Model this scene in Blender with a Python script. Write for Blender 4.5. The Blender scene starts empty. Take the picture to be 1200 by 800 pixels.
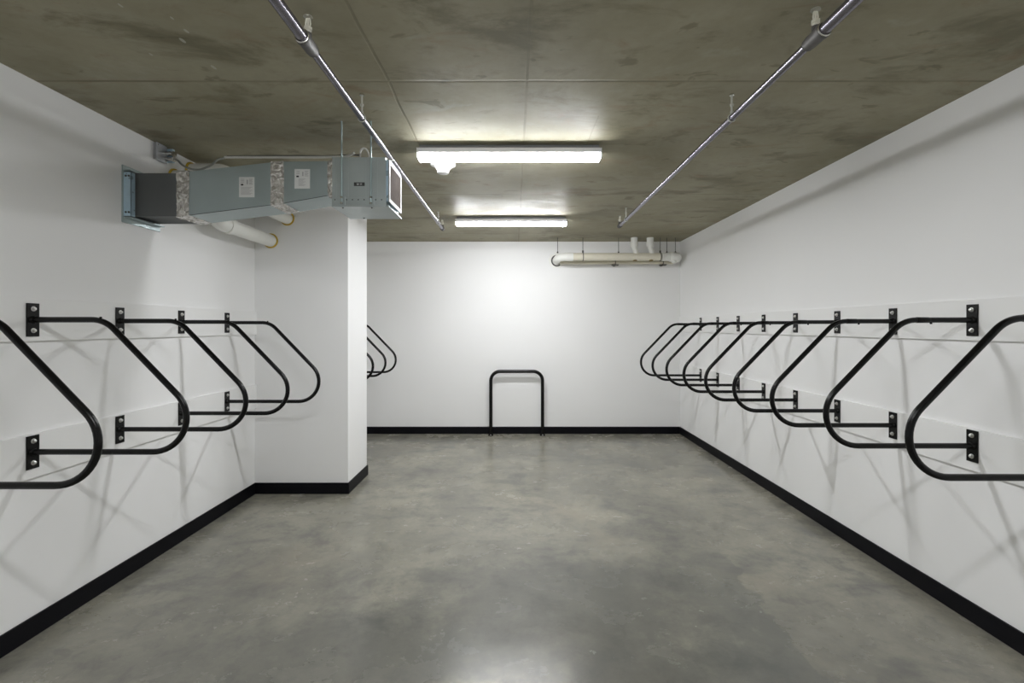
import bpy, bmesh, math, random
from mathutils import Vector, Matrix
random.seed(7)
S = bpy.context.scene
C = S.collection
PI = math.pi

# ------------------------------------------------------------------ camera
EYE = 1.5
F = 540.0
cam_d = bpy.data.cameras.new('camera')
cam_d.sensor_width = 36.0
cam_d.lens = 36.0 * F / 1200.0
cam_d.shift_x = -2.5 / 1200.0
cam_d.shift_y = -17.0 / 1200.0
cam_d.clip_start = 0.05
cam = bpy.data.objects.new('camera', cam_d)
cam.location = (0, 0, EYE)
cam.rotation_euler = (PI / 2, 0, 0)
C.objects.link(cam)
S.camera = cam

# ------------------------------------------------------------------ world, exposure, lamps
LAMP_STRENGTH = 90.0
LAMP_Y = (0.45, 3.07, 5.05)
w = bpy.data.worlds.new('world'); S.world = w
w.use_nodes = True
w.node_tree.nodes['Background'].inputs[0].default_value = (0.5, 0.5, 0.5, 1)
w.node_tree.nodes['Background'].inputs[1].default_value = 0.1
S.view_settings.view_transform = 'Standard'
S.view_settings.look = 'None'
S.view_settings.gamma = 1.0
S.view_settings.use_curve_mapping = False
S.view_settings.exposure = 0.0
S.cycles.use_denoising = True
S.cycles.max_bounces = 12
S.cycles.diffuse_bounces = 8
S.cycles.glossy_bounces = 6
S.cycles.sample_clamp_indirect = 6.0
S.cycles.caustics_reflective = False
S.cycles.caustics_refractive = False

# ------------------------------------------------------------------ materials
def new_mat(name):
    m = bpy.data.materials.new(name); m.use_nodes = True
    nt = m.node_tree
    return m, nt, nt.nodes['Principled BSDF']

def node(nt, kind, **kw):
    n = nt.nodes.new(kind)
    for k, v in kw.items():
        if k.startswith('in_'):
            key = k[3:]
            n.inputs[int(key) if key.isdigit() else key.replace('_', ' ')].default_value = v
        else:
            setattr(n, k, v)
    return n

def L(nt, a, b): nt.links.new(a, b)

def mathn(nt, op, a, b=None, c=None, clamp=False):
    n = nt.nodes.new('ShaderNodeMath'); n.operation = op; n.use_clamp = clamp
    for i, v in enumerate((a, b, c)):
        if v is None: continue
        if isinstance(v, (int, float)): n.inputs[i].default_value = v
        else: nt.links.new(v, n.inputs[i])
    return n.outputs[0]

def maprange(nt, v, a, b, c=0.0, d=1.0, smooth=True):
    n = nt.nodes.new('ShaderNodeMapRange')
    n.interpolation_type = 'SMOOTHSTEP' if smooth else 'LINEAR'
    nt.links.new(v, n.inputs[0])
    for i, x in enumerate((a, b, c, d)): n.inputs[i + 1].default_value = x
    return n.outputs[0]

def noise(nt, vec, scale, detail=4, rough=0.55, distort=0.0):
    n = nt.nodes.new('ShaderNodeTexNoise')
    n.inputs['Scale'].default_value = scale
    n.inputs['Detail'].default_value = detail
    n.inputs['Roughness'].default_value = rough
    n.inputs['Distortion'].default_value = distort
    nt.links.new(vec, n.inputs['Vector'])
    return n.outputs['Fac']

def mapping(nt, vec, scale=(1, 1, 1), loc=(0, 0, 0), rot=(0, 0, 0)):
    n = nt.nodes.new('ShaderNodeMapping')
    n.inputs['Scale'].default_value = scale
    n.inputs['Location'].default_value = loc
    n.inputs['Rotation'].default_value = rot
    nt.links.new(vec, n.inputs['Vector'])
    return n.outputs[0]

def mixc(nt, fac, a, b, mode='MIX'):
    n = nt.nodes.new('ShaderNodeMix'); n.data_type = 'RGBA'; n.blend_type = mode
    n.clamp_factor = True
    if isinstance(fac, (int, float)): n.inputs[0].default_value = fac
    else: nt.links.new(fac, n.inputs[0])
    for i, v in ((6, a), (7, b)):
        if isinstance(v, tuple): n.inputs[i].default_value = v if len(v) == 4 else v + (1,)
        else: nt.links.new(v, n.inputs[i])
    return n.outputs[2]

def bump(nt, bs, h, strength=0.2, dist=0.01):
    n = nt.nodes.new('ShaderNodeBump')
    n.inputs['Strength'].default_value = strength
    n.inputs['Distance'].default_value = dist
    nt.links.new(h, n.inputs['Height'])
    nt.links.new(n.outputs[0], bs.inputs['Normal'])

def simple(name, col, rough=0.5, metal=0.0, vary=0.06, nscale=12.0, bumpy=0.0, bscale=60.0, rvar=0.0, spec=0.5):
    m, nt, bs = new_mat(name)
    tc = node(nt, 'ShaderNodeTexCoord')
    f = noise(nt, tc.outputs['Object'], nscale, 3)
    lo = tuple(c * (1 - vary) for c in col); hi = tuple(min(1, c * (1 + vary)) for c in col)
    L(nt, mixc(nt, f, lo, hi), bs.inputs['Base Color'])
    bs.inputs['Roughness'].default_value = rough
    if rvar:
        L(nt, maprange(nt, f, 0.3, 0.7, rough - rvar, rough + rvar), bs.inputs['Roughness'])
    bs.inputs['Metallic'].default_value = metal
    bs.inputs['Specular IOR Level'].default_value = spec
    if bumpy:
        bump(nt, bs, noise(nt, tc.outputs['Object'], bscale, 3), bumpy, 0.005)
    return m

M = {}
def wall_paint():
    m, nt, bs = new_mat('white_wall_paint')
    tc = node(nt, 'ShaderNodeTexCoord')
    o = tc.outputs['Object']
    f = noise(nt, o, 1.3, 3)
    L(nt, mixc(nt, f, (0.85, 0.85, 0.85), (0.885, 0.885, 0.885)), bs.inputs['Base Color'])
    bs.inputs['Roughness'].default_value = 0.55
    bs.inputs['Specular IOR Level'].default_value = 0.3
    bump(nt, bs, noise(nt, o, 220, 2), 0.06, 0.002)
    return m
M['wall'] = wall_paint()
M['board'] = simple('board_paint', (0.865, 0.865, 0.86), 0.5, vary=0.02, nscale=2, spec=0.3)

def ceiling_mat():
    m, nt, bs = new_mat('olive_concrete_soffit')
    tc = node(nt, 'ShaderNodeTexCoord'); o = tc.outputs['Object']
    sep = node(nt, 'ShaderNodeSeparateXYZ'); L(nt, o, sep.inputs[0])
    x, y = sep.outputs[0], sep.outputs[1]
    big = noise(nt, mapping(nt, o, (1, 1.1, 1)), 0.9, 5, 0.6, 0.3)
    mid = noise(nt, mapping(nt, o, (0.9, 1.6, 1), (3, 1, 0)), 1.9, 7, 0.66, 0.35)
    fine = noise(nt, o, 22, 5, 0.7)
    base = mixc(nt, maprange(nt, big, 0.3, 0.7), (0.285, 0.262, 0.180), (0.395, 0.370, 0.275))
    base = mixc(nt, maprange(nt, mid, 0.50, 0.33, 0, 0.74), base, (0.155, 0.140, 0.085))
    base = mixc(nt, maprange(nt, mid, 0.57, 0.72, 0, 0.45), base, (0.47, 0.46, 0.38))
    base = mixc(nt, maprange(nt, fine, 0.3, 0.75, 0, 0.12), base, (0.145, 0.140, 0.10))
    # rust-brown smears
    rust = noise(nt, mapping(nt, o, (1, 2.4, 1), (9, 5, 0)), 1.5, 6, 0.7, 1.2)
    base = mixc(nt, maprange(nt, rust, 0.56, 0.72, 0, 0.38), base, (0.25, 0.145, 0.085))
    # small dark stretched blotches
    bl = noise(nt, mapping(nt, o, (2.6, 5.5, 1), (1, 7, 0), (0, 0, 0.3)), 1.6, 4, 0.6, 0.6)
    base = mixc(nt, maprange(nt, bl, 0.62, 0.70, 0, 0.42), base, (0.10, 0.095, 0.06))
    # formwork joints
    wob = noise(nt, o, 1.5, 2)
    def joint(coord, at, wdt, lo=None, hi=None, other=None, k=0.012):
        d = mathn(nt, 'ABSOLUTE', mathn(nt, 'ADD', mathn(nt, 'SUBTRACT', coord, at),
                  mathn(nt, 'MULTIPLY', mathn(nt, 'SUBTRACT', wob, 0.5), k)))
        g = maprange(nt, d, wdt * 0.3, wdt, 1, 0)
        if lo is not None:
            g = mathn(nt, 'MULTIPLY', g, mathn(nt, 'GREATER_THAN', other, lo))
            g = mathn(nt, 'MULTIPLY', g, mathn(nt, 'LESS_THAN', other, hi))
        return g
    js = [joint(x, 0.062, 0.010), joint(x, -0.62, 0.009, 0.3, 3.3, y, 0.05),
          joint(y, 2.25, 0.012), joint(y, 4.17, 0.010), joint(y, 0.0, 0.012), joint(y, 5.9, 0.012), joint(y, -2.0, 0.01),
          joint(x, 0.478, 0.006, 2.62, 3.05, y, 0.004)]
    j = js[0]
    for q in js[1:]: j = mathn(nt, 'MAXIMUM', j, q)
    base = mixc(nt, mathn(nt, 'MULTIPLY', j, maprange(nt, mid, 0.3, 0.7, 0.05, 0.65)), base, (0.13, 0.12, 0.08))
    # soft darker band beside the middle joint
    band = maprange(nt, mathn(nt, 'ABSOLUTE', mathn(nt, 'SUBTRACT', x, 0.03)), 0.0, 0.10, 0.22, 0)
    base = mixc(nt, band, base, (0.20, 0.193, 0.14))
    # pale flecks of plaster
    fl = None
    for (px, py, r) in ((-1.39, 1.93, 0.014), (-1.33, 1.87, 0.010), (-1.39, 2.13, 0.013), (-1.33, 1.79, 0.008), (-1.47, 1.72, 0.009), (-1.60, 2.03, 0.008)):
        cmb = node(nt, 'ShaderNodeVectorMath', operation='SUBTRACT'); L(nt, mapping(nt, o, (1.5, 0.75, 0)), cmb.inputs[0])
        cmb.inputs[1].default_value = (px * 1.5, py * 0.75, 0)
        ln = node(nt, 'ShaderNodeVectorMath', operation='LENGTH'); L(nt, cmb.outputs[0], ln.inputs[0])
        g = maprange(nt, mathn(nt, 'ADD', ln.outputs['Value'], mathn(nt, 'MULTIPLY', fine, 0.01)), r * 0.9 + 0.004, r + 0.006, 1, 0)
        fl = g if fl is None else mathn(nt, 'MAXIMUM', fl, g)
    base = mixc(nt, mathn(nt, 'MULTIPLY', fl, 0.7), base, (0.55, 0.54, 0.48))
    L(nt, base, bs.inputs['Base Color'])
    L(nt, maprange(nt, mid, 0.3, 0.7, 0.42, 0.65), bs.inputs['Roughness'])
    bs.inputs['Specular IOR Level'].default_value = 0.12
    h = mathn(nt, 'SUBTRACT', mathn(nt, 'ADD', mathn(nt, 'MULTIPLY', mid, 0.5), mathn(nt, 'MULTIPLY', fine, 0.2)), mathn(nt, 'MULTIPLY', j, 0.4))
    bump(nt, bs, h, 0.25, 0.01)
    return m
M['ceiling'] = ceiling_mat()

def floor_mat():
    m, nt, bs = new_mat('polished_concrete_floor')
    tc = node(nt, 'ShaderNodeTexCoord'); o = tc.outputs['Object']
    sep = node(nt, 'ShaderNodeSeparateXYZ'); L(nt, o, sep.inputs[0])
    x, y = sep.outputs[0], sep.outputs[1]
    big = noise(nt, o, 0.75, 6, 0.62, 0.5)
    mid = noise(nt, mapping(nt, o, (1, 1.3, 1), (4, 2, 0)), 2.1, 8, 0.66, 0.25)
    fine = noise(nt, o, 30, 6, 0.75)
    base = mixc(nt, maprange(nt, big, 0.32, 0.68), (0.178, 0.173, 0.146), (0.315, 0.300, 0.242))
    base = mixc(nt, maprange(nt, mid, 0.52, 0.30, 0, 0.65), base, (0.092, 0.096, 0.090))
    base = mixc(nt, maprange(nt, mid, 0.56, 0.75, 0, 0.32), base, (0.36, 0.345, 0.295))
    base = mixc(nt, maprange(nt, fine, 0.35, 0.75, 0, 0.28), base, (0.13, 0.13, 0.115))
    mot = noise(nt, mapping(nt, o, (1, 1, 1), (11, 4, 0)), 7.0, 7, 0.72, 0.3)
    base = mixc(nt, maprange(nt, mot, 0.52, 0.34, 0, 0.42), base, (0.10, 0.10, 0.09))
    base = mixc(nt, maprange(nt, mot, 0.56, 0.72, 0, 0.26), base, (0.40, 0.385, 0.32))
    # brownish tint patches
    br = noise(nt, mapping(nt, o, (1, 1, 1), (8, 3, 0)), 1.1, 4)
    base = mixc(nt, maprange(nt, br, 0.55, 0.75, 0, 0.35), base, (0.27, 0.235, 0.18))
    # darker pour edge on the right side of the aisle
    wv = noise(nt, mapping(nt, o, (1, 1, 1), (2, 9, 0)), 2.6, 6, 0.65)
    edge = mathn(nt, 'ADD', mathn(nt, 'SUBTRACT', x, 1.36), mathn(nt, 'MULTIPLY', mathn(nt, 'SUBTRACT', wv, 0.5), -0.45))
    e1 = maprange(nt, edge, -0.01, 0.015, 1, 0)
    e2 = maprange(nt, edge, -0.75, -0.02, 0, 1)
    yw = mathn(nt, 'MULTIPLY', maprange(nt, y, 1.2, 1.9), maprange(nt, y, 2.8, 3.3, 1, 0))
    pm = mathn(nt, 'MULTIPLY', mathn(nt, 'MULTIPLY', e1, e2), mathn(nt, 'MULTIPLY', yw, 0.55))
    base = mixc(nt, pm, base, (0.105, 0.11, 0.10))
    # dark cured stains in the middle and on the left of the aisle
    for (cx, cy, rx, ry, k) in ((0.15, 2.45, 0.95, 0.62, 0.60), (-0.75, 2.0, 0.8, 0.45, 0.45), (0.55, 1.9, 0.7, 0.3, 0.42), (-1.5, 3.1, 0.7, 0.8, 0.16)):
        dx = mathn(nt, 'DIVIDE', mathn(nt, 'SUBTRACT', x, cx), rx); dy = mathn(nt, 'DIVIDE', mathn(nt, 'SUBTRACT', y, cy), ry)
        q = mathn(nt, 'ADD', mathn(nt, 'MULTIPLY', dx, dx), mathn(nt, 'MULTIPLY', dy, dy))
        q = mathn(nt, 'ADD', q, mathn(nt, 'MULTIPLY', mathn(nt, 'SUBTRACT', wv, 0.5), 3.0))
        base = mixc(nt, maprange(nt, q, 0.1, 1.4, k, 0), base, (0.085, 0.088, 0.082))
    # small pale pits
    vo = node(nt, 'ShaderNodeTexVoronoi'); vo.inputs['Scale'].default_value = 5.5; L(nt, o, vo.inputs['Vector'])
    sp = maprange(nt, vo.outputs['Distance'], 0.02, 0.05, 0.5, 0)
    base = mixc(nt, mathn(nt, 'MULTIPLY', sp, maprange(nt, mid, 0.45, 0.6)), base, (0.45, 0.44, 0.38))
    L(nt, base, bs.inputs['Base Color'])
    L(nt, maprange(nt, mid, 0.3, 0.7, 0.19, 0.30), bs.inputs['Roughness'])
    bs.inputs['Specular IOR Level'].default_value = 0.5
    bump(nt, bs, mathn(nt, 'ADD', mathn(nt, 'MULTIPLY', fine, 0.25), mid), 0.035, 0.01)
    return m
M['floor'] = floor_mat()

M['baseboard'] = simple('black_rubber_base', (0.004, 0.004, 0.006), 0.42, vary=0.1, spec=0.14)
M['black'] = simple('black_powder_coat', (0.0045, 0.0045, 0.0045), 0.25, vary=0.15, bumpy=0.03, bscale=300, spec=0.25)
M['zinc'] = simple('zinc_bolt', (0.72, 0.72, 0.70), 0.28, 1.0)
M['galv'] = simple('galvanised_duct_sheet', (0.40, 0.47, 0.48), 0.36, 0.45, vary=0.10, nscale=7, rvar=0.06, bumpy=0.03, bscale=9)
M['galv_box'] = simple('galvanised_box_sheet', (0.42, 0.47, 0.47), 0.38, 0.45, vary=0.08, nscale=9, rvar=0.05)
M['galv_bright'] = simple('bright_bluish_zinc', (0.50, 0.66, 0.78), 0.32, 0.35, vary=0.12, nscale=18, rvar=0.05)
M['flex'] = simple('charcoal_flexible_fabric', (0.115, 0.122, 0.124), 0.7, vary=0.12, nscale=6, bumpy=0.15, bscale=6)
M['rod'] = simple('threaded_rod_steel', (0.42, 0.52, 0.53), 0.4, 0.8)
M['steelpipe'] = simple('dull_steel_pipe', (0.21, 0.20, 0.23), 0.24, 0.85, vary=0.12, nscale=10)
M['castiron'] = simple('cast_fitting', (0.085, 0.08, 0.075), 0.55, 0.3, vary=0.2, nscale=40, bumpy=0.1)
M['brightsteel'] = simple('bright_steel', (0.75, 0.74, 0.70), 0.25, 1.0)
M['sprinkler'] = simple('pale_sprinkler_metal', (0.80, 0.78, 0.68), 0.35, 0.4)
M['whitemetal'] = simple('white_enamel', (0.82, 0.82, 0.84), 0.4, vary=0.02)
M['whiteplastic'] = simple('white_plastic', (0.86, 0.86, 0.84), 0.4, vary=0.02)
M['framegrey'] = simple('off_white_grille_paint', (0.34, 0.34, 0.34), 0.45, vary=0.02)
M['channel'] = simple('gap_shade_grey', (0.20, 0.20, 0.21), 0.5, vary=0.05)  # dark grey stands in for the shade in the gap above the housing
M['deflector'] = simple('dull_deflector_metal', (0.38, 0.37, 0.31), 0.4, 0.4)
M['hangersteel'] = simple('pale_hanger_steel', (0.55, 0.55, 0.50), 0.35, 0.3)
M['slot'] = simple('dark_slot', (0.06, 0.06, 0.06), 0.6)
M['pvc'] = simple('cream_drain_pipe', (0.76, 0.72, 0.60), 0.4, vary=0.05, nscale=5)
M['pvcwhite'] = simple('white_drain_fitting', (0.86, 0.86, 0.82), 0.35, vary=0.03)
M['yellow'] = simple('yellow_firestop_sealant', (0.55, 0.38, 0.04), 0.6, vary=0.25, nscale=50, bumpy=0.3)
M['brown'] = simple('brown_sealant', (0.22, 0.16, 0.05), 0.7, vary=0.3, nscale=60, bumpy=0.3)
M['junction'] = simple('zinc_junction_box', (0.42, 0.43, 0.45), 0.4, 0.6, vary=0.15, nscale=30)
M['cable'] = simple('grey_flexible_conduit', (0.34, 0.35, 0.33), 0.45, 0.3)
M['blackline'] = simple('thin_black_line', (0.015, 0.015, 0.015), 0.5)
M['conduit'] = simple('pale_conduit', (0.70, 0.70, 0.66), 0.4, 0.1)
M['paper'] = simple('white_paper_label', (0.72, 0.73, 0.72), 0.6, vary=0.03)
M['print'] = simple('grey_print', (0.42, 0.42, 0.42), 0.6)
M['printblack'] = simple('black_print', (0.03, 0.03, 0.03), 0.6)
M['nametext'] = simple('pale_lettering', (0.45, 0.46, 0.46), 0.5)
M['filter'] = simple('beige_grille_mesh', (0.17, 0.145, 0.13), 0.7, vary=0.2, nscale=30)
M['seam'] = simple('dark_duct_seam', (0.12, 0.13, 0.13), 0.5, 0.4)

def tape_mat():
    m, nt, bs = new_mat('crinkled_foil_tape')
    tc = node(nt, 'ShaderNodeTexCoord'); o = tc.outputs['Object']
    f = noise(nt, mapping(nt, o, (1, 1, 1), (0, 0, 0), (0.3, 0.7, 0.6)), 22, 3, 0.55, 1.6)
    L(nt, mixc(nt, maprange(nt, f, 0.35, 0.65), (0.42, 0.40, 0.37), (0.98, 0.96, 0.93)), bs.inputs['Base Color'])
    bs.inputs['Metallic'].default_value = 0.55
    bs.inputs['Roughness'].default_value = 0.22
    bump(nt, bs, f, 0.9, 0.02)
    return m
M['foil'] = tape_mat()

def lamp_mat():
    m, nt, bs = new_mat('glowing_lamp_lens')
    bs.inputs['Base Color'].default_value = (0.9, 0.9, 0.9, 1)
    bs.inputs['Emission Color'].default_value = (0.965, 0.98, 1.0, 1)
    bs.inputs['Emission Strength'].default_value = LAMP_STRENGTH
    return m
M['lamp'] = lamp_mat()

# ------------------------------------------------------------------ mesh helpers
def obj(name, bm, mat, parent=None, smooth=None):
    me = bpy.data.meshes.new(name)
    bmesh.ops.recalc_face_normals(bm, faces=bm.faces)
    bm.to_mesh(me); bm.free()
    me.materials.append(M[mat])
    o = bpy.data.objects.new(name, me); C.objects.link(o)
    if parent is not None: o.parent = parent
    if smooth:
        me.polygons.foreach_set('use_smooth', [True] * len(me.polygons))
        try: me.set_sharp_from_angle(angle=math.radians(40))
        except Exception: pass
    me.update()
    return o

def thing(name, label, cat, loc=(0, 0, 0), rotz=0, group=None):
    o = bpy.data.objects.new(name, None); C.objects.link(o)
    o.empty_display_size = 0.05
    o.location = loc; o.rotation_euler = (0, 0, rotz)
    o['label'] = label; o['category'] = cat
    if group: o['group'] = group
    return o

def struct(name, bm, mat, label=None):
    o = obj(name, bm, mat); o['kind'] = 'structure'
    o['label'] = label; o['category'] = {'w': 'wall', 'f': 'floor', 'c': 'ceiling', 'b': 'baseboard', 't': 'trim'}[name[0]]
    return o

def B(): return bmesh.new()

def box(bm, x0, x1, y0, y1, z0, z1, bev=0.0):
    vs = [bm.verts.new(p) for p in ((x0,y0,z0),(x1,y0,z0),(x1,y1,z0),(x0,y1,z0),(x0,y0,z1),(x1,y0,z1),(x1,y1,z1),(x0,y1,z1))]
    fs = [bm.faces.new([vs[i] for i in f]) for f in ((0,3,2,1),(4,5,6,7),(0,1,5,4),(1,2,6,5),(2,3,7,6),(3,0,4,7))]
    if bev:
        es = list({e for f in fs for e in f.edges})
        bmesh.ops.bevel(bm, geom=es, offset=bev, segments=2, affect='EDGES', profile=0.5)
    return bm

def hexa(bm, A, Bq):
    """solid between two quads of four points"""
    va = [bm.verts.new(p) for p in A]; vb = [bm.verts.new(p) for p in Bq]
    bm.faces.new(va); bm.faces.new(vb[::-1])
    for i in range(4):
        j = (i + 1) % 4
        bm.faces.new((va[i], vb[i], vb[j], va[j]))

def tube(bm, pts, r, seg=16, caps=True):
    pts = [Vector(p) for p in pts]
    n = len(pts)
    rs = r if isinstance(r, (list, tuple)) else [r] * n
    T = []
    for i in range(n):
        a = pts[max(0, i - 1)]; b = pts[min(n - 1, i + 1)]
        T.append((b - a).normalized())
    up = Vector((0, 0, 1)) if abs(T[0].z) < 0.9 else Vector((0, 1, 0))
    N = (up - T[0] * up.dot(T[0])).normalized()
    rings = []
    for i in range(n):
        if i: N = (N - T[i] * N.dot(T[i])).normalized()
        Bn = T[i].cross(N)
        rings.append([bm.verts.new(pts[i] + (N * math.cos(2*PI*k/seg) + Bn * math.sin(2*PI*k/seg)) * rs[i]) for k in range(seg)])
    for i in range(n - 1):
        for k in range(seg):
            bm.faces.new((rings[i][k], rings[i][(k+1) % seg], rings[i+1][(k+1) % seg], rings[i+1][k]))
    if caps:
        bm.faces.new(rings[0][::-1]); bm.faces.new(rings[-1])

def cyl(bm, a, b, r, seg=16, r2=None):
    tube(bm, [a, b], [r, r if r2 is None else r2], seg)

def lathe(bm, prof, origin, axis='Z', seg=24):
    """prof: (radius, height) list along the axis"""
    ax = {'X': Vector((1,0,0)), 'Y': Vector((0,1,0)), 'Z': Vector((0,0,1))}[axis]
    u = Vector((0,1,0)) if axis == 'X' else Vector((1,0,0))
    v = ax.cross(u); o = Vector(origin)
    rings = []
    for (r, h) in prof:
        if r < 1e-5: rings.append([bm.verts.new(o + ax * h)])
        else: rings.append([bm.verts.new(o + ax*h + (u*math.cos(2*PI*k/seg) + v*math.sin(2*PI*k/seg)) * r) for k in range(seg)])
    for a, b in zip(rings, rings[1:]):
        for k in range(seg):
            j = (k + 1) % seg
            if len(a) == 1 and len(b) == 1: continue
            if len(a) == 1: bm.faces.new((a[0], b[j], b[k]))
            elif len(b) == 1: bm.faces.new((a[k], a[j], b[0]))
            else: bm.faces.new((a[k], a[j], b[j], b[k]))
    if len(rings[0]) > 1: bm.faces.new(rings[0][::-1])
    if len(rings[-1]) > 1: bm.faces.new(rings[-1])

def torus(bm, c, R, r, axis='Y', seg=32, rs=10, arc=(0, 2*PI)):
    full = abs(arc[1] - arc[0] - 2*PI) < 1e-4
    n = seg
    pts = []
    for i in range(n + (0 if full else 1)):
        a = arc[0] + (arc[1] - arc[0]) * i / n
        d = {'Y': Vector((math.cos(a), 0, math.sin(a))), 'X': Vector((0, math.cos(a), math.sin(a))), 'Z': Vector((math.cos(a), math.sin(a), 0))}[axis]
        pts.append((Vector(c) + d * R, d))
    ax = {'X': Vector((1,0,0)), 'Y': Vector((0,1,0)), 'Z': Vector((0,0,1))}[axis]
    rings = [[bm.verts.new(p + (d*math.cos(2*PI*k/rs) + ax*math.sin(2*PI*k/rs)) * r) for k in range(rs)] for p, d in pts]
    m = len(rings)
    for i in range(m if full else m - 1):
        a, b = rings[i], rings[(i+1) % m]
        for k in range(rs):
            bm.faces.new((a[k], a[(k+1) % rs], b[(k+1) % rs], b[k]))
    if not full:
        bm.faces.new(rings[0][::-1]); bm.faces.new(rings[-1])

def round_path(verts, radii, steps=12):
    """polyline with filleted corners"""
    P = [Vector(v) for v in verts]
    out = [P[0]]
    for i in range(1, len(P) - 1):
        a = (P[i-1] - P[i]).normalized(); b = (P[i+1] - P[i]).normalized()
        r = radii[i-1]
        ang = a.angle(b)
        if r <= 0 or ang > PI - 1e-3: out.append(P[i]); continue
        t = r / math.tan(ang / 2)
        c = P[i] + (a + b).normalized() * (r / math.sin(ang / 2))
        s = P[i] + a * t - c; e = P[i] + b * t - c
        tot = s.angle(e)
        for k in range(steps + 1):
            f = k / steps
            out.append(c + (s * math.sin((1-f) * tot) + e * math.sin(f * tot)) / math.sin(tot))
    out.append(P[-1])
    return out

def smooth_path(pts, sub=6):
    P = [Vector(p) for p in pts]; P = [P[0]*2 - P[1]] + P + [P[-1]*2 - P[-2]]
    out = []
    for i in range(1, len(P) - 2):
        for k in range(sub):
            t = k / sub
            a, b, c, d = P[i-1], P[i], P[i+1], P[i+2]
            out.append(0.5 * ((2*b) + (c - a)*t + (2*a - 5*b + 4*c - d)*t*t + (3*b - a - 3*c + d)*t**3))
    out.append(P[-2])
    return out

def dup(o, parent=None):
    c = o.copy(); C.objects.link(c)
    if parent is not None: c.parent = parent
    for ch in o.children: dup(ch, c)
    return c

# ------------------------------------------------------------------ room shell
XL, XR, YB, YF, H = -2.335, 2.335, 6.48, -1.9, 2.70
PX0, PX1, PY0, PY1 = XL, -1.496, 4.15, 4.68          # pillar
T = 0.15
struct('floor', box(B(), XL - T, XR + T, YF - T, YB + T, -0.15, 0), 'floor', 'polished grey mottled concrete floor')
struct('ceiling', box(B(), XL - T, XR + T, YF - T, YB + T, H, H + 0.2), 'ceiling', 'olive grey bare concrete ceiling with formwork joints')
struct('wall_left', box(B(), XL - T, XL, YF - T, YB + T, 0, H), 'wall', 'white painted left wall')
struct('wall_right', box(B(), XR, XR + T, YF - T, YB + T, 0, H), 'wall', 'white painted right wall')
struct('wall_back', box(B(), XL, XR, YB, YB + T, 0, H), 'wall', 'white painted far wall behind the floor rack')
struct('wall_front', box(B(), XL, XR, YF - T, YF, 0, H), 'wall', 'white painted wall behind the camera')
struct('wall_pillar', box(B(), PX0, PX1, PY0, PY1, 0, H, 0.002), 'wall', 'white square pillar standing out from the left wall')

def base(name, x0, x1, y0, y1, label):
    struct(name, box(B(), x0, x1, y0, y1, 0.0, 0.10, 0.003), 'baseboard', label)
bt = 0.012
base('baseboard_left', XL, XL + bt, YF, PY0 - bt, 'black baseboard along the left wall up to the pillar')
base('baseboard_left_far', XL, XL + bt, PY1 + bt, YB, 'black baseboard along the left wall beyond the pillar')
base('baseboard_right', XR - bt, XR, YF, YB, 'black baseboard along the right wall')
base('baseboard_back', XL + bt, XR - bt, YB - bt, YB, 'black baseboard along the far wall')
base('baseboard_pillar_front', PX0, PX1 + bt, PY0 - bt, PY0, 'black baseboard on the front of the pillar')
base('baseboard_pillar_side', PX1, PX1 + bt, PY0, PY1 + bt, 'black baseboard on the side of the pillar')
bd = 0.018
n = 0
for (x0, x1, y0, y1, side) in ((XL, XL + bd, YF, PY0, 'left wall up to the pillar'), (XL, XL + bd, PY1, YB, 'left wall beyond the pillar'), (XR - bd, XR, YF, YB, 'right wall')):
    for (z0, z1, hh) in ((1.432, 1.640, 'upper'), (0.772, 0.985, 'lower')):
        n += 1
        struct('trim_%d' % n, box(B(), x0, x1, y0, y1, z0, z1, 0.0015), 'board', 'white painted %s mounting board on the %s' % (hh, side))

# ------------------------------------------------------------------ wall bike racks
TR = 0.0138
def make_rack():
    t = thing('wall_bike_rack', '', 'bike rack')
    # local x points into the room, z measured from the lower arm
    pts = round_path([(0.004, 0, 0.635), (0.35, 0, 0.635), (0.35 + 0.635 / math.tan(math.radians(46)), 0, 0), (0.004, 0, 0)], [0.15, 0.163], 18)
    bm = B(); tube(bm, pts, TR, 20); obj('bent_tube', bm, 'black', t, True)
    for zc in (0.635, 0.0):
        p = obj('mounting_plate', box(B(), 0, 0.006, -0.029, 0.029, zc - 0.081, zc + 0.079, 0.0012), 'black', t)
        bm = B(); lathe(bm, [(TR, 0), (TR + 0.006, 0), (TR + 0.0015, 0.008), (TR, 0.009)], (0.005, 0, zc), 'X', 20)
        obj('weld_collar', bm, 'black', p, True)
        for dz in (-0.052, 0.052):
            bm = B()
            lathe(bm, [(0.0115, 0), (0.0115, 0.002), (0.009, 0.0025)], (0.006, 0, zc + dz), 'X', 20)
            lathe(bm, [(0.0080, 0.002), (0.0080, 0.006), (0.0075, 0.0095), (0.004, 0.0115), (0, 0.012)], (0.006, 0, zc + dz), 'X', 20)
            b = obj('bolt', bm, 'zinc', p, True); b['label'] = 'silver bolt with washer'
    return t

def lower_joint(t, d, up):
    bm = B()
    lathe(bm, [(0.0055, 0), (0.0055, 0.005), (0.003, 0.007), (0, 0.0072)] if up else [(0.0055, 0), (0.0055, -0.005), (0.003, -0.007), (0, -0.0072)],
          (d, 0, 0.635 + (TR - 0.0064 if up else -TR)), 'Z', 12)
    return obj('set_screw', bm, 'black', t, True)

proto = make_rack()
proto_r = dup(proto)
lower_joint(proto, 0.33, True)
bm = B(); tube(bm, [(0.222, 0, 0.635), (0.226, 0, 0.635), (0.286, 0, 0.635), (0.288, 0, 0.635)], [TR, TR + 0.0012, TR + 0.0012, TR], 20)
obj('tube_sleeve', bm, 'black', proto_r, True)
lower_joint(proto_r, 0.212, False)

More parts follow.
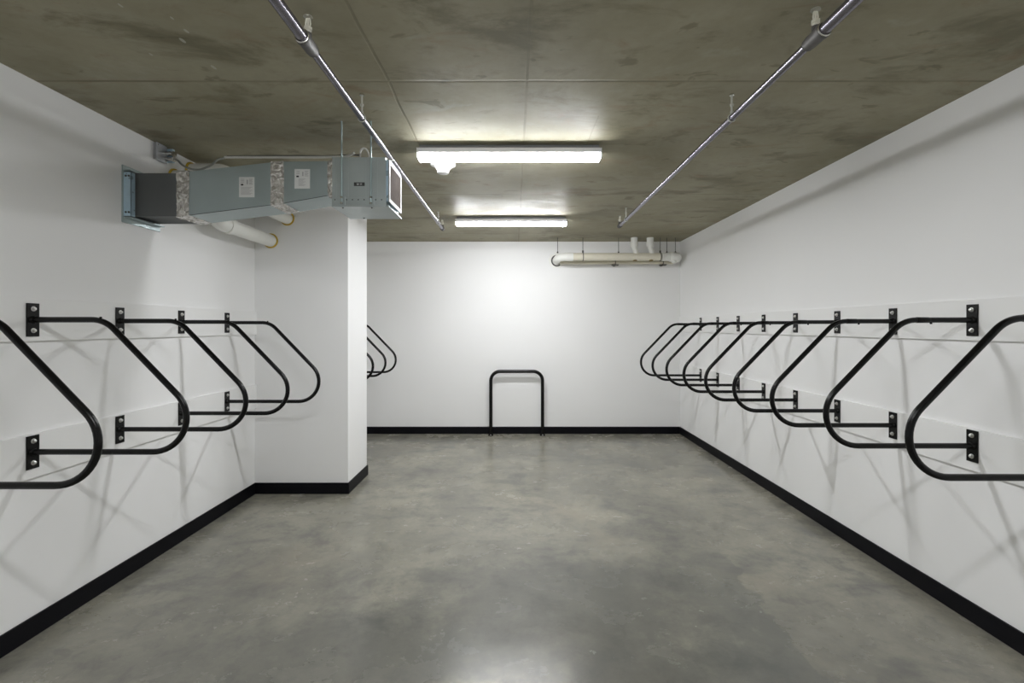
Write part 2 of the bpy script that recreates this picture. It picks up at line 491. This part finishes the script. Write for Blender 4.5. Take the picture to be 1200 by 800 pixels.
LEFT = [(1.745, 'black bent-tube wall bike rack nearest the camera on the left, cut by the frame edge'),
        (2.215, 'black wall bike rack on the left wall, second from the camera'),
        (2.705, 'black wall bike rack on the left wall, third from the camera'),
        (3.205, 'black wall bike rack on the left wall, fourth from the camera'),
        (3.715, 'black wall bike rack on the left wall, last before the white pillar'),
        (5.14, 'black wall bike rack beyond the pillar, nearest to the pillar of three showing'),
        (5.64, 'black wall bike rack beyond the pillar, middle of the three showing there'),
        (6.13, 'black wall bike rack beyond the pillar, furthest away of the three showing')]
RIGHT = [(1.838, 'black wall bike rack nearest the camera on the right, cut by the frame edge'),
         (2.327, 'black wall bike rack on the right wall, second from the camera'),
         (2.815, 'black wall bike rack on the right wall, third from the camera'),
         (3.30, 'black wall bike rack on the right wall, fourth from the camera'),
         (3.79, 'black wall bike rack on the right wall, fifth from the camera'),
         (4.275, 'black wall bike rack on the right wall, fourth from the far end'),
         (4.76, 'black wall bike rack on the right wall, third from the far end'),
         (5.24, 'black wall bike rack on the right wall, last but one towards the far wall'),
         (5.72, 'black wall bike rack on the right wall, last one before the far wall')]
for i, (y, lab) in enumerate(LEFT):
    o = proto if i == 0 else dup(proto)
    o.location = (XL + bd, y, 0.900); o['label'] = lab; o['group'] = 'bike racks along the left wall'
for i, (y, lab) in enumerate(RIGHT):
    o = proto_r if i == 0 else dup(proto_r)
    o.location = (XR - bd, y, 0.900); o.rotation_euler = (0, 0, PI)
    o['label'] = lab; o['group'] = 'bike racks along the right wall'

# ------------------------------------------------------------------ floor rack
t = thing('floor_bike_rack', 'black inverted-U bike rack standing on the floor in front of the far wall', 'bike rack', (0.035, 6.385, 0))
hw = 0.358
pts = round_path([(-hw, 0, 0.004), (-hw, 0, 0.885), (hw, 0, 0.885), (hw, 0, 0.004)], [0.13, 0.13], 16)
bm = B(); tube(bm, pts, 0.0235, 24); obj('bent_tube', bm, 'black', t, True)
for s in (-1, 1):
    fl = obj('foot_flange', box(B(), s*hw - 0.034, s*hw + 0.034, -0.045, 0.045, 0, 0.008, 0.002), 'black', t)
    for dy in (-0.034, 0.034):
        bm = B(); lathe(bm, [(0.009, 0), (0.009, 0.006), (0.005, 0.011), (0, 0.012)], (s*hw, dy, 0.008), 'Z', 12)
        obj('anchor_bolt', bm, 'zinc', fl, True)

# ------------------------------------------------------------------ strip lights
def strip_light(y, label):
    t = thing('ceiling_light', label, 'ceiling light', (-0.032, y, H), 0, 'linear ceiling lights')
    hl = 0.6
    # housing: shallow channel with sloped edges
    bm = B(); box(bm, -hl, hl, -0.060, 0.060, -0.059, -0.027, 0.003); obj('housing', bm, 'whitemetal', t)
    bm = B()
    box(bm, -0.592, 0.592, -0.035, 0.035, -0.028, 0.0, 0.002)
    obj('gap_shade_channel', bm, 'channel', t)  # spine filling the gap, its shade put into the colour
    bm = B()
    prof = [(-0.053, -0.0595), (-0.052, -0.071), (-0.046, -0.082), (-0.030, -0.090), (0, -0.092),
            (0.030, -0.090), (0.046, -0.082), (0.052, -0.071), (0.053, -0.0595)]
    a = [bm.verts.new((-hl + 0.004, p[0], p[1])) for p in prof]; b = [bm.verts.new((hl - 0.004, p[0], p[1])) for p in prof]
    k = len(prof)
    for i in range(k):
        bm.faces.new((a[i], a[(i+1) % k], b[(i+1) % k], b[i]))
    bm.faces.new(a[::-1]); bm.faces.new(b)
    obj('lens', bm, 'lamp', t, True)
    for s in (-1, 1):
        obj('end_cap', box(B(), min(s*hl, s*(hl+0.006)), max(s*hl, s*(hl+0.006)), -0.060, 0.060, -0.089, -0.027, 0.002), 'whitemetal', t)
names = {3.07: 'long white strip light on the ceiling beside the smoke detector, nearer of two', 5.05: 'white strip light on the ceiling near the far wall, farther of two',
         0.45: 'white strip light on the ceiling just in front of the camera, overhead', -0.93: 'white strip light on the ceiling behind the camera'}
for y in LAMP_Y: strip_light(y, names[y])

# smoke detector
t = thing('smoke_detector', 'round white smoke detector on the ceiling just behind the nearer strip light', 'smoke detector', (-0.509, 3.30, H))
bm = B(); lathe(bm, [(0.060, 0), (0.062, -0.012), (0.090, -0.030), (0.091, -0.040), (0.070, -0.048)], (0, 0, 0), 'Z', 32); obj('base', bm, 'whiteplastic', t, True)
bm = B(); lathe(bm, [(0.070, -0.047), (0.052, -0.068), (0.042, -0.085), (0.036, -0.086)], (0, 0, 0), 'Z', 32); obj('body', bm, 'whiteplastic', t, True)
bm = B(); lathe(bm, [(0.030, -0.085), (0.030, -0.093)], (0, 0, 0), 'Z', 24); obj('sensor_slot', bm, 'slot', t, True)
bm = B(); lathe(bm, [(0.042, -0.092), (0.040, -0.099), (0.025, -0.104), (0, -0.105)], (0, 0, 0), 'Z', 24); obj('sensor_cap', bm, 'whiteplastic', t, True)

# ------------------------------------------------------------------ sprinkler pipes
def sprinkler(parent, x, y, z0):
    """upright head: nipple, frame arms, deflector"""
    bm = B()
    cyl(bm, (x, y, z0), (x, y, z0 + 0.022), 0.010, 12)
    lathe(bm, [(0.016, 0.016), (0.016, 0.026), (0.012, 0.028)], (x, y, z0), 'Z', 6)
    for s in (-1, 1):
        tube(bm, [(x + s*0.007, y, z0 + 0.027), (x + s*0.009, y, z0 + 0.040), (x + s*0.007, y, z0 + 0.054), (x + s*0.003, y, z0 + 0.062)], 0.0032, 8)
    cyl(bm, (x, y, z0 + 0.026), (x, y, z0 + 0.062), 0.0035, 8)
    h = obj('sprinkler_head', bm, 'sprinkler', parent, True)
    bm = B(); lathe(bm, [(0.0, 0.060), (0.006, 0.060), (0.015, 0.066), (0.017, 0.063), (0.0175, 0.065), (0.015, 0.069), (0, 0.068)], (x, y, z0), 'Z', 20)
    obj('deflector', bm, 'deflector', h, True)

def sprinkler_pipe(x, yc, yend, label):
    t = thing('sprinkler_pipe', label, 'sprinkler pipe', (x, yc, 2.576), 0, 'sprinkler pipes under the ceiling')
    o = bpy.data.objects.new
    z = 0.0
    R1, R2 = 0.0215, 0.0165
    bm = B(); cyl(bm, (0, YF - yc, 0), (0, -0.02, 0), R1, 20); obj('large_pipe', bm, 'steelpipe', t, True)
    bm = B(); cyl(bm, (0, 0.03, 0), (0, yend - yc, 0), R2, 20); obj('small_pipe', bm, 'steelpipe', t, True)
    bm = B(); lathe(bm, [(0.0215, -0.052), (0.0285, -0.050), (0.0285, -0.034), (0.026, -0.030), (0.0255, 0.03), (0.0235, 0.034), (0.0235, 0.046), (0.0165, 0.048)], (0, 0, 0), 'Y', 24)
    cyl(bm, (0, 0, 0.01), (0, 0, 0.042), 0.014, 14)
    cp = obj('reducing_coupling', bm, 'castiron', t, True)
    bm = B(); torus(bm, (0, -0.052, 0), 0.0245, 0.0035, 'Y', 28, 8); obj('coupling_ring', bm, 'brightsteel', cp, True)
    # end elbow
    bm = B(); lathe(bm, [(0.0165, -0.03), (0.023, -0.028), (0.023, 0.02), (0.018, 0.024), (0, 0.024)], (0, yend - yc, 0), 'Y', 20)
    cyl(bm, (0, yend - yc - 0.01, 0.0), (0, yend - yc - 0.01, 0.038), 0.016, 14)
    obj('end_fitting', bm, 'castiron', t, True)
    sprinkler(t, 0, 0.0, 0.038)
    sprinkler(t, 0, yend - yc - 0.01, 0.036)
    for hy, r in ((-0.9, R1), (2.375, R2), (yend - 0.28, R2)):
        bm = B()
        torus(bm, (0, hy - yc, 0), r + 0.0024, 0.0028, 'Y', 28, 8)
        cyl(bm, (0, hy - yc, r), (0, hy - yc, H - 2.576), 0.005, 8)
        lathe(bm, [(0.009, 0), (0.009, 0.010)], (0, hy - yc, r + 0.008), 'Z', 6)
        lathe(bm, [(0.010, 0), (0.010, 0.010)], (0, hy - yc, r + 0.045), 'Z', 6)
        hg = obj('pipe_hanger', bm, 'hangersteel', t, True)
        bm = B(); lathe(bm, [(0.013, -0.008), (0.013, 0.0)], (0, hy - yc, H - 2.576), 'Z', 6); obj('ceiling_anchor', bm, 'brightsteel', hg)
    return t
sprinkler_pipe(-0.785, 1.755, 5.05, 'steel sprinkler pipe under the ceiling, left one passing the air duct')
sprinkler_pipe(1.122, 1.715, 4.90, 'steel sprinkler pipe under the ceiling on the right side, above the right racks')

# ------------------------------------------------------------------ supply duct
E = EYE
DX = -2.325
d = thing('air_duct', 'grey sheet metal air duct running from left wall to the grille box, foil-taped', 'air duct', (XL, 2.89, E + 0.624), 0)
DL = Vector(d.location)
def dob(name, bm, mat, parent=None, smooth=None):
    bmesh.ops.translate(bm, verts=bm.verts, vec=-DL)
    return obj(name, bm, mat, parent or d, smooth)
yf, yb = 2.79, 3.0
dob('wall_plate', box(B(), XL, XL + 0.008, 2.74, 3.03, E + 0.624, E + 0.966, 0.001), 'galv')
# angle flange on the near side
bm = B()
box(bm, DX - 0.002, -2.282, 2.744, 2.748, E + 0.662, E + 0.922, 0.0008)
box(bm, -2.286, -2.282, 2.744, 2.775, E + 0.662, E + 0.922, 0.0008)
fl = dob('angle_flange', bm, 'galv_bright')
for zz in (0.684, 0.90):
    for xx in (-2.312, -2.294):
        bm = B(); lathe(bm, [(0.006, 0), (0.005, -0.004), (0, -0.005)], (xx, 2.744, E + zz), 'Y', 10)
        dob('screw', bm, 'slot', fl)
for za in (0.652, 0.934):
    dob('side_flange', box(B(), DX - 0.002, -2.29, 2.75, 3.02, E + za, E + za + 0.006, 0.0005), 'galv')

def section(x0, t0, b0, x1, t1, b1, grow=0.0, y0=None, y1=None):
    bm = B(); ya = (yf if y0 is None else y0) - grow; yc_ = (yb if y1 is None else y1) + grow
    A = [(x0, ya, E + b0 - grow), (x0, yc_, E + b0 - grow), (x0, yc_, E + t0 + grow), (x0, ya, E + t0 + grow)]
    Q = [(x1, ya, E + b1 - grow), (x1, yc_, E + b1 - grow), (x1, yc_, E + t1 + grow), (x1, ya, E + t1 + grow)]
    hexa(bm, A, Q)
    return bm
# flexible connector, slightly slack
bm = B()
nx, ny = 10, 8
x0, x1 = -2.322, -2.035
rings = []
def ring_pts(x, sag):
    P = []
    z0, z1 = E + 0.670, E + 0.931
    per = [(yf, z0), (yb, z0), (yb, z1), (yf, z1)]
    for i in range(4):
        a = per[i]; b = per[(i+1) % 4]
        for k in range(ny):
            f = k / ny
            y_ = a[0] + (b[0]-a[0])*f; z_ = a[1] + (b[1]-a[1])*f
            cy, cz = (yf+yb)/2, (z0+z1)/2
            s = sag * math.sin(PI*f)
            y_ -= math.copysign(s, y_-cy) if i in (1, 3) else 0
            z_ -= math.copysign(s, z_-cz) if i in (0, 2) else 0
            P.append((x, y_, z_))
    return P
for i in range(nx + 1):
    f = i / nx
    rings.append([bm.verts.new(p) for p in ring_pts(x0 + (x1-x0)*f, 0.010*math.sin(PI*f) + 0.002*math.sin(7*f))])
for a, b in zip(rings, rings[1:]):
    for k in range(len(a)):
        bm.faces.new((a[k], a[(k+1) % len(a)], b[(k+1) % len(b)], b[k]))
bm.faces.new(rings[0]); bm.faces.new(rings[-1][::-1])
o = dob('flexible_connector', bm, 'flex', None, True); o['label'] = 'dark charcoal fabric connector'
dob('duct_section', section(-2.035, .933, .668, -1.44, 1.000, .742), 'galv')
dob('duct_section', section(-1.438, 1.000, .742, -1.069, 1.004, .806), 'galv')
def tape(xa, ta, ba, xb, tb, bb, n=9):
    """crinkled band wrapped over the joint"""
    bm = B(); g = 0.0035
    ya, yc_ = yf - g, yb + g
    cols = []
    for i in range(n + 1):
        f = i / n
        x = xa + (xb-xa)*f; tp = E + ta + (tb-ta)*f + g; bt_ = E + ba + (bb-ba)*f - g
        per = [(ya, bt_), (yc_, bt_), (yc_, tp), (ya, tp)]
        P = []
        for q in range(4):
            a = per[q]; b = per[(q+1) % 4]
            for k in range(14):
                h = k / 14
                j = 0.0022 if 0 < k else 0
                P.append(bm.verts.new((x + (random.uniform(-.003, .003) if i in (0, n) else 0),
                    a[0] + (b[0]-a[0])*h + random.uniform(-j, j)*(1 if q in (1, 3) else 0),
                    a[1] + (b[1]-a[1])*h + random.uniform(-j, j)*(1 if q in (0, 2) else 0))))
        cols.append(P)
    for a, b in zip(cols, cols[1:]):
        for k in range(len(a)):
            bm.faces.new((a[k], a[(k+1) % len(a)], b[(k+1) % len(b)], b[k]))
    for ring in (cols[0], cols[-1]): bm.faces.new(ring)
    o = dob('foil_tape', bm, 'foil'); o['label'] = 'crinkled shiny silver foil tape'
tape(-2.042, .932, .667, -1.968, .941, .677)
tape(-1.473, .996, .738, -1.395, 1.001, .749)
tape(-1.128, 1.003, .795, -1.082, 1.004, .803, 6)
# sealed seams along the lower edge
bm = B()
tube(bm, [(-1.965, yf, E + .677), (-1.475, yf, E + .738)], 0.0022, 6)
tube(bm, [(-1.395, yf, E + .749), (-1.13, yf, E + .795)], 0.0022, 6)
dob('edge_seam', bm, 'seam')
# stickers
for (xa, xb, za, zb, alt) in ((-1.665, -1.572, .785, .907, 0), (-1.329, -1.236, .838, .955, 1)):
    st = dob('label_sticker', box(B(), xa, xb, yf - 0.0012, yf, E + za, E + zb), 'paper'); st['label'] = 'white paper label'
    W_, H_ = xb - xa, zb - za
    def rect(bm, u0, u1, v0, v1): box(bm, xa + u0*W_, xa + u1*W_, yf - 0.0020, yf - 0.0010, E + zb - v1*H_, E + zb - v0*H_)
    bm = B(); rect(bm, .12, .28, .34, .42); dob('printed_mark', bm, 'printblack', st)
    bm = B()
    for i in range(3): rect(bm, .12, .34, .10 + i*.07, .125 + i*.07)
    rect(bm, .50, .58, .14, .36)
    for i in range(5): rect(bm, .66, .90 - .05*(i % 2), .10 + i*.06, .125 + i*.06)
    for i in range(8): rect(bm, .26 if alt else .12, (.72 if alt else .86) - .09*(i % 3), .50 + i*.05, .515 + i*.05)
    dob('printed_lines', bm, 'print', st)

# ------------------------------------------------------------------ grille box at the end of the duct
gx0, gx1, gy0, gy1 = -1.067, -0.752, 2.70, 3.0
g = thing('return_grille_box', 'square galvanised box hung from two rods, with a white side grille', 'air grille box', ((gx0+gx1)/2, 2.85, E + 0.70), 0)
DL2 = Vector(g.location)
def gob(name, bm, mat, parent=None, smooth=None):
    bmesh.ops.translate(bm, verts=bm.verts, vec=-DL2)
    return obj(name, bm, mat, parent or g, smooth)
gob('housing', box(B(), gx0, gx1, gy0, gy1, E + .716, E + .995, 0.002), 'galv_box')
bm = B()
box(bm, gx0, gx1 + .020, gy0 - .008, gy1 + .004, E + .703, E + .709, 0.001)       # pan
box(bm, gx0, gx1 + .004, gy0 - .0055, gy0 - .0005, E + .709, E + .757, 0.0006)      # front lip
box(bm, gx1 + .0005, gx1 + .014, gy0 + .02, gy1, E + .709, E + .716, 0.0006)
pan = gob('bottom_pan', bm, 'galv_box')
bm = B()
for i in range(9):
    lathe(bm, [(0.0042, 0), (0.003, -0.003), (0, -0.0035)], (gx0 + .02 + i*.034, gy0 - .0055, E + .744), 'Y', 8)
for x in (gx0 + .06, gx0 + .23): lathe(bm, [(0.005, 0), (0.005, -0.004), (0, -0.006)], (x, gy0 + .012, E + .703), 'Z', 8)
lathe(bm, [(0.005, 0), (0.005, -0.004), (0, -0.006)], (gx0 + .10, gy1 - .03, E + .703), 'Z', 8)
s_ = gob('screw_row', bm, 'slot', pan); s_['kind'] = 'stuff'
for x in (-1.006, -0.835):
    bm = B()
    zz = E + .733
    tube(bm, [(x, gy0 - .013, zz - .016), (x, gy0 - .013, H)], 0.0045, 10)
    rod = gob('hanger_rod', bm, 'rod', None, True)
    bm = B(); box(bm, x - .020, x + .020, gy0 - .010, gy0 - .006, E + .71, E + .76, 0.001); gob('rod_bracket', bm, 'galv_box', rod)
    bm = B(); lathe(bm, [(0.0095, -.006), (0.0095, .004)], (x, gy0 - .0145, E + .758 - .002), 'Z', 6)
    lathe(bm, [(0.0095, -.006), (0.0095, .004)], (x, gy0 - .0145, E + .722), 'Z', 6)
    gob('nut', bm, 'brightsteel', rod)
    bm = B()
    for q in (x - 0.034, x + 0.034): box(bm, q - .0012, q + .0012, gy0 - .0012, gy0, E + .76, E + .99)
    gob('pressed_seam', bm, 'galv_box')
# nameplate, lettering too small to read in the photograph
npz = E + .836
npl = gob('nameplate', box(B(), -0.938, -0.875, gy0 - .003, gy0, npz - .0105, npz + .0105, 0.0008), 'printblack'); npl['label'] = 'small black nameplate'
bm = B()
for i, (u0, u1, v0, v1) in enumerate(((-.922, -.908, -.003, .004), (-.9185, -.9115, -.006, -.003), (-.902, -.8985, -.005, .005), (-.8955, -.891, -.005, .005))):
    box(bm, u0, u1, gy0 - .0036, gy0 - .0028, npz + v0, npz + v1)
gob('faint_lettering', bm, 'nametext', npl)
# side grille
bm = B()
fx0, fx1 = gx1, gx1 + .030
y0, y1, z0, z1, fw = 2.668, 2.955, E + .725, E + .968, .022
box(bm, fx1 - .006, fx1, y0, y1, z1 - fw, z1, .001); box(bm, fx1 - .006, fx1, y0, y1, z0, z0 + fw, .001)
box(bm, fx1 - .006, fx1, y0, y0 + fw, z0 + fw, z1 - fw, .001); box(bm, fx1 - .006, fx1, y1 - fw, y1, z0 + fw, z1 - fw, .001)
gf = gob('grille_frame', bm, 'framegrey'); gf['label'] = 'white grille frame'
bm = B(); box(bm, fx0, fx1 - .006, gy0 + .004, y1 - .01, z0 + .01, z1 + .012, .001); gob('grille_neck', bm, 'galv_bright', gf)
gob('filter_panel', box(B(), fx1 - .010, fx1 - .0045, y0 + fw, y1 - fw, z0 + fw, z1 - fw), 'filter', gf)
bm = B()
nb = 15
for i in range(nb):
    yy = y0 + fw + (y1 - y0 - 2*fw) * (i + .5) / nb
    box(bm, fx1 - .005, fx1 - .0005, yy - .0012, yy + .0012, z0 + fw, z1 - fw)
o = gob('grille_bars', bm, 'filter', gf)
bm = B(); lathe(bm, [(0.006, 0), (0.006, 0.007), (0.003, 0.010), (0, 0.010)], (gx1 + .030, gy0 + .02, E + .985), 'X', 10)
cyl(bm, (gx1 - .002, gy0 + .02, E + .985), (gx1 + .031, gy0 + .02, E + .985), .004, 8)
gob('corner_screw', bm, 'brightsteel')

# ------------------------------------------------------------------ junction box, conduits
t = thing('junction_box', 'small grey metal junction box on the left wall just under the ceiling', 'junction box', (XL, 2.99, E + 1.06))
JL = Vector(t.location)
def job(name, bm, mat, parent, smooth=None):
    bmesh.ops.translate(bm, verts=bm.verts, vec=-JL)
    return obj(name, bm, mat, parent, smooth)
job('box_body', box(B(), XL, XL + .018, 2.982, 3.068, E + 1.088, E + 1.196, .002), 'junction', t)
cv = job('cover_plate', box(B(), XL + .018, XL + .022, 2.978, 3.072, E + 1.084, E + 1.1985, .0012), 'junction', t)
for (yy, zz) in ((2.992, 1.185), (3.058, 1.098)):
    bm = B(); lathe(bm, [(0.005, 0), (0.004, .003), (0, .0035)], (XL + .022, yy, E + zz), 'X', 8)
    job('cover_screw', bm, 'brightsteel', cv)
bm = B()
box(bm, XL, XL + .055, 3.076, 3.100, E + 1.10, E + 1.19, .004)
job('relay_housing', bm, 'galv_bright', t)
bm = B()
cyl(bm, (XL + .02, 3.060, E + 1.15), (XL + .065, 3.060, E + 1.15), .014, 12); cyl(bm, (XL + .065, 3.060, E + 1.15), (XL + .075, 3.077, E + 1.15), .019, 6)
cyl(bm, (XL + .02, 3.060, E + 1.118), (XL + .070, 3.060, E + 1.113), .012, 12); cyl(bm, (XL + .070, 3.060, E + 1.113), (XL + .082, 3.060, E + 1.112), .017, 6)
job('cable_connector', bm, 'brightsteel', t, True)

def world_tube(name, pts, r, mat, label, cat, seg=12):
    c0 = Vector(pts[0])
    bm = B(); tube(bm, pts, r, seg); bmesh.ops.translate(bm, verts=bm.verts, vec=-c0)
    o = obj(name, bm, mat, None, True); o.location = c0
    o['label'] = label; o['category'] = cat
    return o
yy = 3.0
pts = [(-2.254, 3.060, E+1.112), (-2.215, 3.04, E+1.095), (-2.165, yy, E+1.058), (-2.125, yy, E+1.035), (-2.08, yy, E+1.024), (-2.03, yy, E+1.028), (-1.97, yy, E+1.055), (-1.93, yy, E+1.088), (-1.89, yy, E+1.098)]
world_tube('flexible_cable', smooth_path(pts, 6), 0.0065, 'cable', 'dark flexible cable drooping from the junction box behind the duct top', 'cable')
pts = [(-1.885, yy, E+1.105), (-1.7, yy, E+1.105), (-1.3, yy, E+1.105), (-1.10, yy-.01, E+1.106), (-1.02, yy-.06, E+1.11)]
pts2 = smooth_path(pts + [(-1.00, yy-.16, E+1.02), (-0.995, yy-.22, E+0.999)][0:0] , 5)
world_tube('rigid_conduit', pts2, 0.0075, 'conduit', 'straight pale conduit running along behind the top edge of the duct', 'conduit')
pts = [(-1.88, yy+.02, E+1.119), (-1.5, yy+.02, E+1.122), (-1.2, yy+.02, E+1.121), (-1.08, yy, E+1.12), (-1.0, yy-.02, E+1.11)]
world_tube('thin_black_line', smooth_path(pts, 5), 0.004, 'blackline', 'thin black line along the pale conduit above the duct', 'cable')  # thin black line just above the pale conduit
yy = 2.86
pts = [(-0.953, yy, E+1.0035), (-0.956, yy, E+1.05), (-0.952, yy, E+1.092), (-0.934, yy, E+1.108), (-0.913, yy, E+1.096), (-0.898, yy+.01, E+1.05), (-0.885, yy+.02, E+1.0035)]
world_tube('conduit_loop', smooth_path(pts, 6), 0.0055, 'conduit', 'small hoop of pale conduit on top of the square grille box', 'conduit')

# ------------------------------------------------------------------ drain pipes between left wall and pillar
def drain(name, pts, radii, r, label, rings, collars):
    c0 = Vector(pts[0])
    t = thing(name, label, 'drain pipe', c0, 0, 'white drain pipes behind the duct')
    def dd(nm, bm, mat, sm=True):
        bmesh.ops.translate(bm, verts=bm.verts, vec=-c0); return obj(nm, bm, mat, t, sm)
    P = round_path(pts, radii, 10)
    bm = B(); tube(bm, P, r, 24); dd('pipe', bm, 'pvcwhite')
    for (c, ax) in rings:
        bm = B(); torus(bm, c, r + 0.004, 0.0075, ax, 32, 10)
        o = dd('sealant_ring', bm, 'yellow'); o['label'] = 'yellow sealant ring'
    for (a, b) in collars:
        bm = B(); cyl(bm, a, b, r + 0.006, 24); dd('pipe_socket', bm, 'pvcwhite')
drain('drain_pipe', [(XL + .002, 3.17, E + 1.02), (-2.19, 3.17, E + 1.02), (-2.19, 3.31, E + .99), (-2.19, 3.39, E + .775), (-2.19, PY0 - .001, E + .775)], [0.06, 0.08, 0.10], 0.055,
      'lower white drain pipe under the duct, yellow ring where it enters the pillar',
      [((XL + .006, 3.17, E + 1.02), 'X'), ((-2.19, PY0 - .006, E + .775), 'Y')], [((-2.19, 3.50, E + .775), (-2.19, 3.56, E + .775))])
drain('drain_pipe', [(XL + .002, 3.33, E + 1.125), (-2.04, 3.33, E + 1.125), (-2.04, 3.50, E + .975), (-2.04, PY0 - .001, E + .975)], [0.10, 0.09], 0.052,
      'upper white drain pipe behind the duct, yellow ring high on the pillar',
      [((XL + .006, 3.33, E + 1.125), 'X'), ((-2.04, PY0 - .006, E + .975), 'Y')], [])

# ------------------------------------------------------------------ drain pipework on the far wall
py = 6.20
t = thing('far_drain_pipe', 'cream drain pipe hung high along the far wall, right of the strip lights', 'drain pipe', (0.60, py, E + .943))
FL = Vector(t.location)
def fob(name, bm, mat, parent=None, smooth=True):
    bmesh.ops.translate(bm, verts=bm.verts, vec=-FL)
    return obj(name, bm, mat, parent or t, smooth)
hz = E + .943
bm = B(); cyl(bm, (.76, py, hz), (1.97, py, hz), .0515, 28); fob('main_pipe', bm, 'pvc')
bm = B(); tube(bm, round_path([(.79, py, hz), (.60, py, hz), (.60, YB - .001, hz - .01)], [.13], 12), .054, 28)
cyl(bm, (.70, py, hz), (.792, py, hz), .058, 28); o = fob('left_elbow', bm, 'pvcwhite'); o['label'] = 'white elbow fitting'
bm = B(); torus(bm, (.60, YB - .008, hz - .012), .072, .010, 'Y', 32, 8); fob('wall_ring', bm, 'castiron')
bm = B()
# irregular white sealant around the wall entry
cv_ = []
for k in range(36):
    a = 2*PI*k/36; rr = .105 + random.uniform(-.014, .020)
    cv_.append((.60 + rr*math.cos(a), hz - .012 + rr*math.sin(a)))
fa = [bm.verts.new((p[0], YB - .005, p[1])) for p in cv_]; fb = [bm.verts.new((p[0], YB, p[1])) for p in cv_]
bm.faces.new(fa); bm.faces.new(fb[::-1])
for k in range(36): bm.faces.new((fa[k], fa[(k+1) % 36], fb[(k+1) % 36], fb[k]))
fob('sealant_patch', bm, 'pvcwhite', None, False)
bm = B()
for i in range(5):
    lathe(bm, [(.052, 0), (.057, .002), (.057, .014), (.052, .0165)], (1.985 + i*.0205, py, hz), 'X', 28)
fob('ribbed_coupling', bm, 'pvcwhite')
bm = B(); tube(bm, round_path([(2.085, py, hz), (2.215, py, hz), (2.215, YB - .001, hz)], [.075], 12), .060, 28)
cyl(bm, (2.092, py, hz), (2.14, py, hz), .065, 28); o = fob('right_elbow', bm, 'pvcwhite'); o['label'] = 'large white elbow fitting'
bm = B(); lathe(bm, [(.030, 0), (.030, -.03), (.018, -.038), (0, -.038)], (2.15, py, hz - .045), 'Z', 18); fob('cleanout_plug', bm, 'pvcwhite')
for x in (.925, 1.965):
    bm = B(); torus(bm, (x, py, hz), .054, .005, 'Y' if False else 'X', 32, 8); cyl(bm, (x, py, hz + .05), (x, py, H), .0045, 8)
    lathe(bm, [(.012, 0), (.012, .03)], (x, py, hz + .055), 'Z', 8)
    fob('pipe_strap', bm, 'castiron')
for x in (.585, 1.405, 2.055, 2.17):
    bm = B(); cyl(bm, (x, py - .0, hz + .048), (x, py, H), .004, 8)
    lathe(bm, [(.010, 0), (.012, .012), (.006, .024)], (x, py, hz + .05), 'Z', 8)
    fob('hanger_rod', bm, 'castiron')
# two risers dropping from the ceiling into the pipe
for x in (1.615, 1.830):
    bm = B(); cyl(bm, (x, py, E + 1.075), (x, py, H), .045, 24); lathe(bm, [(.050, 0), (.050, .05), (.045, .055)], (x, py, E + 1.085), 'Z', 24)
    rs_ = fob('riser_pipe', bm, 'pvcwhite')
    bm = B(); tube(bm, smooth_path([(x, py, E+1.09), (x+.008, py, E+1.05), (x+.022, py, E+1.02), (x+.024, py, E+.985)], 5), .034, 20); fob('riser_elbow', bm, 'pvcwhite', rs_)
    bm = B(); torus(bm, (x + .01, py - .005, hz - .048), .024, .007, 'Z', 20, 8); fob('sealant', bm, 'brown', rs_)
# smaller pipe behind and below
sz = E + .893
bm = B(); cyl(bm, (.66, YB - .09, sz), (2.20, YB - .09, sz), .024, 18)
tube(bm, round_path([(.665, YB - .09, sz), (.66, YB - .09, sz), (.66, YB, sz)], [0]), .024, 18)
o = fob('thin_pipe', bm, 'pvc'); o['label'] = 'thinner cream pipe behind and below the main one'
for x in (1.40, 2.06):
    bm = B(); torus(bm, (x, YB - .09, sz), .029, .005, 'X', 24, 8); box(bm, x - .012, x + .012, YB - .09, YB - .002, sz - .042, sz - .032, .001)
    box(bm, x - .045, x + .045, YB - .115, YB - .065, sz - .040, sz - .030, .001)
    fob('pipe_clamp', bm, 'castiron')
